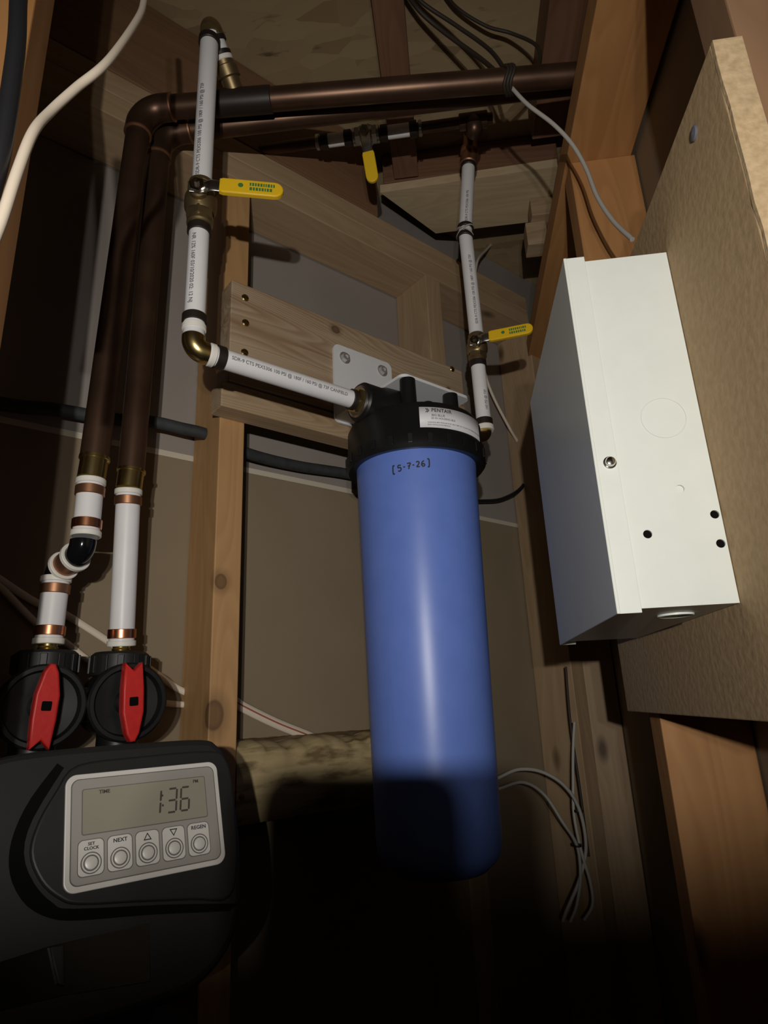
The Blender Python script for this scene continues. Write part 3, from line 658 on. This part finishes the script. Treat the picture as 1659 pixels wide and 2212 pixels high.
if sum(gp[i-1][0]*gp[i][1]-gp[i][0]*gp[i-1][1] for i in range(len(gp))) < 0: gp = gp[::-1]
MB().prism(gp, hq(0, 0, -.0046), H, T, .0006).build('groove', M['black_deep'], ws)
rc_ = [(-0.0931, -0.062), (-0.0562, -0.0594), (0.0065, -0.0602), (0.0055, -0.0936), (-0.0476, -0.0873), (-0.0912, -0.0857)]
if sum(rc_[i-1][0]*rc_[i][1]-rc_[i][0]*rc_[i-1][1] for i in range(len(rc_))) < 0: rc_ = rc_[::-1]
MB().prism(rc_, hq(0, 0, -.0054), H, T, .0012, .0004).build('lower_window', M['black_gloss'], ws)
MB().prism([(-0.0477, -0.0826), (-0.0487, -0.0606), (-0.0567, -0.0602), (-0.0517, -0.0804)], hq(0, 0, -.0042), H, T, .004, .001).build('latch', M['black_matt'], ws)

u0, u1, w0, w1 = -.0500, .0640, -.0335, .0422
kp = MB().prism(rrect(u0, w0, u1, w1, .0075, 8), hq(0, 0, -.0012), H, T, .0020, .0006).build('bezel', M['panel_light'], ws)
MB().prism(rrect(u0+.0035, w0+.0035, u1-.0035, w1-.0035, .0055, 8), hq(0, 0, .0008), H, T, .0003).build('bezel_line', M['panel_line'], kp)
MB().prism(rrect(u0+.0042, w0+.0042, u1-.0042, w1-.0042, .005, 8), hq(0, 0, .0010), H, T, .0004).build('keypad_overlay', M['panel_grey'], kp)
l0, l1 = (-0.0387, 0.0306), (0.0498, 0.0008)
lx0, lx1, ly0, ly1 = -.0388, .0517, .0013, .0308
MB().prism(rrect(lx0-.0006, ly0-.0006, lx1+.0006, ly1+.0006, .0016, 4), hq(0, 0, .0013), H, T, .0003).build('display_line', M['panel_line'], kp)
lcd = MB().prism(rrect(lx0, ly0, lx1, ly1, .0012, 4), hq(0, 0, .0014), H, T, .0005).build('display', M['lcd'], ws)
def seg7(ch, x, y, w_, h_, t, mb):
    on = {'1': 'bc', '3': 'abgcd', '6': 'afgecd'}[ch]
    R = {'a': (0, h_/2, w_, 0), 'd': (0, -h_/2, w_, 0), 'g': (0, 0, w_, 0), 'b': (w_, h_/2, 0, -h_/2), 'c': (w_, 0, 0, -h_/2), 'f': (0, h_/2, 0, -h_/2), 'e': (0, 0, 0, -h_/2)}
    for k in on:
        sx, sy, dx, dy = R[k]; g = t*.65
        if dx: q = [(sx+g, sy-t/2), (sx+dx-g, sy-t/2), (sx+dx-g*.5, sy), (sx+dx-g, sy+t/2), (sx+g, sy+t/2), (sx+g*.5, sy)]
        else: q = [(sx-t/2, sy+dy+g), (sx, sy+dy+g*.5), (sx+t/2, sy+dy+g), (sx+t/2, sy-g), (sx, sy-g*.5), (sx-t/2, sy-g)]
        mb.prism([(x+a+.12*(y+b), y+b) for a, b in q], hq(0, 0, .0019), H, T, .0002)
mb = MB(); dy_ = (0.0249, 0.0161)[1]; dx_ = (0.0147, 0.0174)[0]
seg7('1', dx_-.0064, dy_, .0058, .0168, .0014, mb); seg7('3', dx_+.0050, dy_, .0066, .0168, .0014, mb); seg7('6', dx_+.0150, dy_, .0066, .0168, .0014, mb)
for s_ in (-1, 1): mb.prism([(dx_+.0022+a, dy_+.0035*s_+b) for a, b in ((0, 0), (.0013, 0), (.0013, .0015), (0, .0015))], hq(0, 0, .0019), H, T, .0002)
mb.build('clock_digits', M['lcd_ink'], lcd)
flat_text('TIME', .0036, hq(lx0+.0145, ly1-.0028, .0021), H, T, 'time_mark', M['lcd_ink'], lcd)
flat_text('PM', .0034, hq(lx1-.0075, ly1-.0030, .0021), H, T, 'pm_mark', M['lcd_ink'], lcd)
names = ['SET\nCLOCK', 'NEXT', 'up', 'down', 'REGEN']
bc = [(-0.0333, -0.0145), (-0.014, -0.0148), (0.0047, -0.0146), (0.024, -0.0142), (0.0436, -0.0141)]
for i, nm in enumerate(names):
    cu, cw = -.0332+i*.0192, -.0137; bw, bh = .0082, .0111
    MB().prism(rrect(cu-bw-.0005, cw-bh-.0005, cu+bw+.0005, cw+bh+.0005, .0035, 5), hq(0, 0, .0013), H, T, .0003).build('button_outline', M['panel_line'], kp)
    bt = MB().prism(rrect(cu-bw, cw-bh, cu+bw, cw+bh, .0032, 5), hq(0, 0, .0014), H, T, .0007, .0002).build('button', M['panel_light'], ws)
    cc = hq(cu, cw-.0034, .0020)
    for ro in (.0067, .0049): MB().lathe(cc, MN, [(ro-.0006, 0), (ro-.0005, .0004), (ro, .0004), (ro+.0002, 0)], 32, cap=False).build('button_ring', M['panel_line'], bt)
    MB().lathe(cc, MN, [(.0044, 0), (.0040, .0009), (.0026, .0013), (0, .0014)], 32).build('button_dome', M['panel_light'], bt)
    tp = hq(cu, cw+.0073, .0022)
    if nm in ('up', 'down'):
        k = 1 if nm == 'up' else -1; a = .0030
        tri = [(-a, -a*.8*k), (a, -a*.8*k), (0, a*.9*k)]; tri2 = [(x*.62, y*.62-.0002*k) for x, y in tri]
        mb = MB(); z0 = tp
        vs = [z0+H*x+T*y for x, y in tri]+[z0+H*x+T*y for x, y in tri2]
        mb.add(vs, [[j, (j+1) % 3, 3+(j+1) % 3, 3+j] if k == 1 else [j, 3+j, 3+(j+1) % 3, (j+1) % 3] for j in range(3)]); mb.build('arrow_mark', M['ink'], bt)
    else: flat_text(nm, .0036 if nm != 'SET\nCLOCK' else .0028, tp+(-T*.0003 if '\n' in nm else T*.0006), H, T, 'button_text', M['ink'], bt, spacing=1.05)

# ------------------------------------------------------------------ white metal box on the right
bx0, bx1, by0, by1, bz0, bz1 = .108, .185, .4314, .679, 1.402, 1.677
eb = thing('metal_enclosure', 'off-white sheet metal screw-cover box mounted on the tan panel at right', 'electrical box', ((bx0+bx1)/2, (by0+by1)/2, bz0))
def holed_plate():
    """near side of the box with punched holes (round cut-outs), built as a quad grid round each hole"""
    W_, Hh = bx1-bx0-.001, bz1-bz0
    bm = bmesh.new()
    holes = [((0.1348, 0.4314, 1.4522), .0030), ((0.1615, 0.4314, 1.4829), .0029), ((0.1808, 0.4314, 1.4628), .0030), ((0.1808, 0.4314, 1.4423), .0030)]
    hs = [(p[0], p[2], r) for p, r in holes]
    outer = [bm.verts.new((x, by0, z)) for x, z in ((bx0+.001, bz0), (bx1, bz0), (bx1, bz1), (bx0+.001, bz1))]
    ed = [bm.edges.new((outer[i], outer[(i+1) % 4])) for i in range(4)]
    for x, z, r in hs:
        c = [bm.verts.new((x+r*math.cos(2*math.pi*k/20), by0, z+r*math.sin(2*math.pi*k/20))) for k in range(20)]
        ed += [bm.edges.new((c[i], c[(i+1) % 20])) for i in range(20)]
    bmesh.ops.triangle_fill(bm, use_beauty=True, edges=ed)
    dl = [f for f in bm.faces if any((f.calc_center_median()-V((x, by0, z))).length < r*.9 for x, z, r in hs)]
    bmesh.ops.delete(bm, geom=dl, context='FACES')
    bmesh.ops.recalc_face_normals(bm, faces=bm.faces[:])
    ex_ = bmesh.ops.extrude_face_region(bm, geom=bm.faces[:])
    bmesh.ops.translate(bm, vec=(0, .0015, 0), verts=[q for q in ex_['geom'] if isinstance(q, bmesh.types.BMVert)])
    bmesh.ops.recalc_face_normals(bm, faces=bm.faces[:])
    mb = MB(); bm.verts.index_update(); mb.add([q.co.copy() for q in bm.verts], [[q.index for q in f.verts] for f in bm.faces]); bm.free()
    return mb, hs
mb, hs = holed_plate()
t_ = .0015
mb.box(((bx0+bx1)/2, by1-t_/2, (bz0+bz1)/2), X, Y, Z, (bx1-bx0)/2-.0005, t_/2, (bz1-bz0)/2, 0)
mb.box((bx1-t_/2, (by0+by1)/2, (bz0+bz1)/2), X, Y, Z, t_/2, (by1-by0)/2-.002, (bz1-bz0)/2-.0005, 0)
for z in (bz0+t_/2, bz1-t_/2): mb.box(((bx0+bx1)/2, (by0+by1)/2, z), X, Y, Z, (bx1-bx0)/2-.0005, (by1-by0)/2-.002, t_/2, 0)
mb.build('enclosure_body', M['box'], eb)
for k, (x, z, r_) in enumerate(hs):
    MB().lathe((x, by0+.0018, z), Y, [(0, 0), (r_*1.25, 0), (r_*1.25, .003), (0, .003)], 20).build('shade_and_rivet_disc', M['box'] if k == 1 else M['black_deep'], eb)  # black discs paint the shade inside the box; box-coloured one is a rivet
cv = MB().box((bx0-.0008, (by0+by1)/2, (bz0+bz1)/2), X, Y, Z, .0012, (by1-by0)/2+.003, (bz1-bz0)/2+.003, .0006)
for yy in (by0-.0016, by1+.0016): cv.box((bx0+.0065, yy, (bz0+bz1)/2), X, Y, Z, .0078, .0008, (bz1-bz0)/2+.003, .0004)
cv.build('cover', M['box'], eb)
sp_ = V((0.1166, 0.429, 1.5053)); sc = MB().lathe(sp_, -Y, [(.0046, 0), (.0046, .0010), (.0036, .0011), (.0036, .0035), (.0030, .0045), (.0012, .005), (0, .005)], 20); sc.build('cover_screw', M['chrome'], eb)
kc = V((0.1597, 0.4312, 1.5374)); kr = .0155
MB().lathe(kc, -Y, [(kr-.0004, 0), (kr-.0003, .00025), (kr+.0003, .00025), (kr+.0004, 0)], 48, cap=False).build('knockout', M['box'], eb)
kb = V(((bx0+bx1)/2+.012, by0+.045, bz0-.0002))
MB().lathe(kb, -Z, [(.011, 0), (.0112, .0015), (.0125, .0015), (.0127, 0)], 40, cap=False).build('knockout', M['box'], eb)

# ------------------------------------------------------------------ cables
def cable(label, pts, r, m, name='cable', flat=None, sub=8, cat='cable', stripe=None):
    o = MB().tube(pts, r, 10, sub, flat).build(name, M[m]); tag(o, label, cat)
    if stripe:
        off = V(stripe); MB().tube([V(p)+off for p in pts], r*.16, 6, sub).build('stripe', M['red_ink'], o)
    return o
cable('thick cream cable curving from the top down across the near left stud', [(-0.2567, 0.408, 2.0554), (-0.2451, 0.3887, 1.9852), (-0.2346, 0.3658, 1.9263), (-0.2187, 0.3109, 1.8023), (-0.2273, 0.2929, 1.7552), (-0.2309, 0.2778, 1.7177), (-0.2245, 0.2589, 1.6785), (-0.2193, 0.2463, 1.6358), (-0.2141, 0.2348, 1.5894), (-0.2097, 0.222, 1.5472)], .0030, 'cable_white')
cable('black cable running down the near left stud', [(-0.2463, 0.2535, 1.8086), (-0.2398, 0.2487, 1.775), (-0.2334, 0.246, 1.7348), (-0.2298, 0.2439, 1.6916), (-0.2276, 0.2423, 1.6459), (-0.2309, 0.2427, 1.6094)], .0050, 'cable_black')
cable('thin grey-white wire dangling from the copper pipe to the top of the tan panel', [(0.1229, 0.6493, 2.1379), (0.1254, 0.6366, 2.1118), (0.1416, 0.6334, 2.0765), (0.169, 0.6324, 2.038), (0.1884, 0.6344, 2.004), (0.1993, 0.6325, 1.9625), (0.2033, 0.6228, 1.9099), (0.2096, 0.6032, 1.856), (0.2162, 0.5766, 1.8079)], .0026, 'cable_grey', 'wire')
cable('lowest thin dark cable slung under the ceiling to the copper pipe', [(-0.0119, 0.6295, 2.33), (0.0137, 0.6688, 2.325), (0.0489, 0.6884, 2.3), (0.0985, 0.6914, 2.24), (0.1228, 0.6603, 2.155)], .0034, 'cable_brown')
cable('middle thin dark cable slung under the ceiling to the copper pipe', [(-0.0081, 0.6397, 2.345), (0.0213, 0.671, 2.34), (0.0669, 0.6881, 2.31), (0.1127, 0.6887, 2.25), (0.1276, 0.657, 2.155)], .0030, 'cable_brown')
cable('thin dark cable looping wide to the rim joist and back to the copper pipe', [(0.0434, 0.6506, 2.35), (0.0699, 0.6896, 2.35), (0.1152, 0.7173, 2.34), (0.1537, 0.7272, 2.33), (0.1859, 0.7212, 2.29), (0.1866, 0.7195, 2.25), (0.1676, 0.6969, 2.21), (0.1326, 0.6578, 2.155)], .0026, 'cable_brown')
tw = MB()
pc = on1(V((0.1217, 0.64, 2.1208)).x)
for dx in (-.004, .0, .004): tw.tube([pc+X*dx+(Y*math.cos(2*math.pi*k/16)+Z*math.sin(2*math.pi*k/16))*.0165+X*.003*math.sin(k) for k in range(17)], .0022, 8, 3)
tag(tw.build('wire_tie', M['cable_brown']), 'dark twisted tie wrapped around the front copper pipe holding the cables', 'tie')
cable('thin white cable passing behind the right white riser down the wall', [(1.0694, -0.8, 2.4582), (0.9588, -0.77, 2.3383), (0.8928, -0.75, 2.2467), (0.892, -0.765, 2.1127), (0.9272, -0.78, 1.9955), (0.9853, -0.785, 1.9108), (1.046, -0.79, 1.8517)] if False else [(0.1905, 1.3219, 2.4582), (0.1335, 1.2224, 2.3383), (0.101, 1.1617, 2.2467), (0.0898, 1.1717, 2.1127), (0.1041, 1.2072, 1.9955), (0.1416, 1.2518, 1.9108), (0.181, 1.2983, 1.8517)], .0032, 'cable_white')
cable('black cable looping on the wall to the right of the blue filter', [(0.0306, 1.1549, 1.7147), (0.0679, 1.1922, 1.7226), (0.1124, 1.2297, 1.7358), (0.16, 1.2702, 1.7718), (0.1904, 1.2935, 1.8327), (0.1942, 1.2973, 1.8996), (0.1789, 1.2962, 1.957), (0.1581, 1.2824, 1.9638)], .0040, 'cable_black')
cable('dark insulated line crossing the back wall behind the copper pipes and filter', [P(-.10, -.795, 1.700), (-0.5125, 0.6048, 1.7042), (-0.4712, 0.646, 1.7123), (-0.4225, 0.6877, 1.7144), (-0.3818, 0.7185, 1.7201), (-0.3537, 0.7423, 1.7193), (-0.3235, 0.7655, 1.7162), (-0.2872, 0.8159, 1.7069), (-0.2296, 0.8876, 1.7088), (-0.1475, 0.9697, 1.7145), P(.70, -.79, 1.70)], .0085, 'foam')
cable('upper white cable slanting behind the red-handled valves to the orange stud', [(-0.5187, 0.6212, 1.5123), (-0.505, 0.6348, 1.4998), (-0.4787, 0.6611, 1.4771), (-0.4549, 0.6835, 1.4642), (-0.4185, 0.72, 1.4339), (-0.3796, 0.7589, 1.3988), (-0.3551, 0.7805, 1.3769), (-0.3315, 0.7999, 1.3647)], .0044, 'cable_white', flat=(Z, .55))
cable('lower white cable slanting behind the red-handled valves to the orange stud', [(-0.5184, 0.6214, 1.5097), (-0.5044, 0.6354, 1.4925), (-0.477, 0.6628, 1.4545), (-0.4533, 0.6866, 1.4323), (-0.4304, 0.7095, 1.4083), (-0.3902, 0.7483, 1.3715), (-0.3648, 0.7709, 1.36), (-0.3312, 0.8001, 1.3561)], .0040, 'cable_white', flat=(Z, .55))
cable('flat white cable with red print slanting down to the rough timber', [(-0.3041, 0.8329, 1.3612), (-0.2897, 0.8473, 1.3498), (-0.2549, 0.8821, 1.3271), (-0.2181, 0.9189, 1.3069), (-0.1906, 0.9465, 1.2891)], .0072, 'cable_white', flat=(Z, .45), stripe=N*.0027+Z*.0008)
cable('outer pale wire of the coil at lower right, arching from behind the filter', [(0.0199, 1.075, 1.2152), (0.0501, 1.075, 1.2285), (0.0822, 1.085, 1.238), (0.1201, 1.105, 1.2307), (0.1552, 1.125, 1.2065), (0.1771, 1.145, 1.1671), (0.1817, 1.155, 1.1105), (0.1653, 1.155, 1.0641), (0.1398, 1.15, 1.0234), (0.1314, 1.15, 1.0075)], .0028, 'cable_grey', 'wire')
cable('inner pale wire of the coil at lower right, arching lower from behind the filter', [(0.0193, 1.08, 1.2065), (0.0488, 1.08, 1.2117), (0.0864, 1.09, 1.2182), (0.119, 1.11, 1.1971), (0.145, 1.125, 1.154), (0.166, 1.145, 1.1155), (0.1669, 1.15, 1.0718), (0.1557, 1.15, 1.0297), (0.1426, 1.15, 1.0062)], .0026, 'cable_grey', 'wire')
cable('pale wire hanging straight down the corner stud into the coil', [(0.1918, 1.177, 1.302), (0.1833, 1.175, 1.257), (0.1752, 1.165, 1.2068), (0.1696, 1.16, 1.1579), (0.1735, 1.155, 1.1039), (0.1815, 1.155, 1.0606), (0.1807, 1.155, 1.0281), (0.165, 1.155, 1.007)], .0026, 'cable_grey', 'wire')
cable('brown wire stapled down the edge of the corner stud', [(0.1896, 1.183, 1.3967), (0.1856, 1.183, 1.302), (0.1877, 1.183, 1.197), (0.1888, 1.183, 1.0909)], .0022, 'cable_brown', 'wire')
for lb, q in (('upper', (0.1764, 1.151, 1.1648)), ('lower', (0.1673, 1.149, 1.1147))):
    q = V(q); tag(MB().lathe(q-Z*.002, Z, [(.0068, 0), (.0072, .001), (.0072, .003), (.0068, .004)], 16).build('cable_tie', M['cable_black']), '%s small black tie around the coil of pale wires' % lb, 'tie')
cable('grey conduit slanting behind the near right stud at the top', [(0.285, 0.5836, 2.1744), (0.285, 0.5799, 2.1294), (0.285, 0.5644, 2.0662)], .006, 'duct', 'conduit')

# ------------------------------------------------------------------ the phone that takes the picture, just behind the lens: it shades the lower part of the wall
ph = thing('phone', 'dark phone held upright behind the lens, out of view, shading the lower wall', 'phone', V((0, 0, 1.35))-F_*.009)
pc_ = V((0, 0, 1.35))-F_*.0085
MB().prism(rrect(-.058, -.135, .032, .0160, .011, 8), pc_-F_*.0085, R_, U_, .0085 if R_.cross(U_).dot(F_) > 0 else -.0085).build('phone_body', M['black'], ph)

# headlamp round the two diodes; unseen plate added to cut the beam off below
hl = thing('headlamp', 'black headlamp with added beam cut-off plate, shining past the phone, out of view', 'lamp', (.03, -.33, 1.375))
MB().box((.03, -.345, 1.398), X, Y, Z, .045, .028, .026, .006).build('housing', M['black'], hl)
MB().box((.03, -.271, 1.3778), V((1, 0, .05)).normalized(), Y, V((-.05, 0, 1)).normalized(), .075, .046, .0015, .0006).build('beam_cutoff', M['black_matt'], hl)
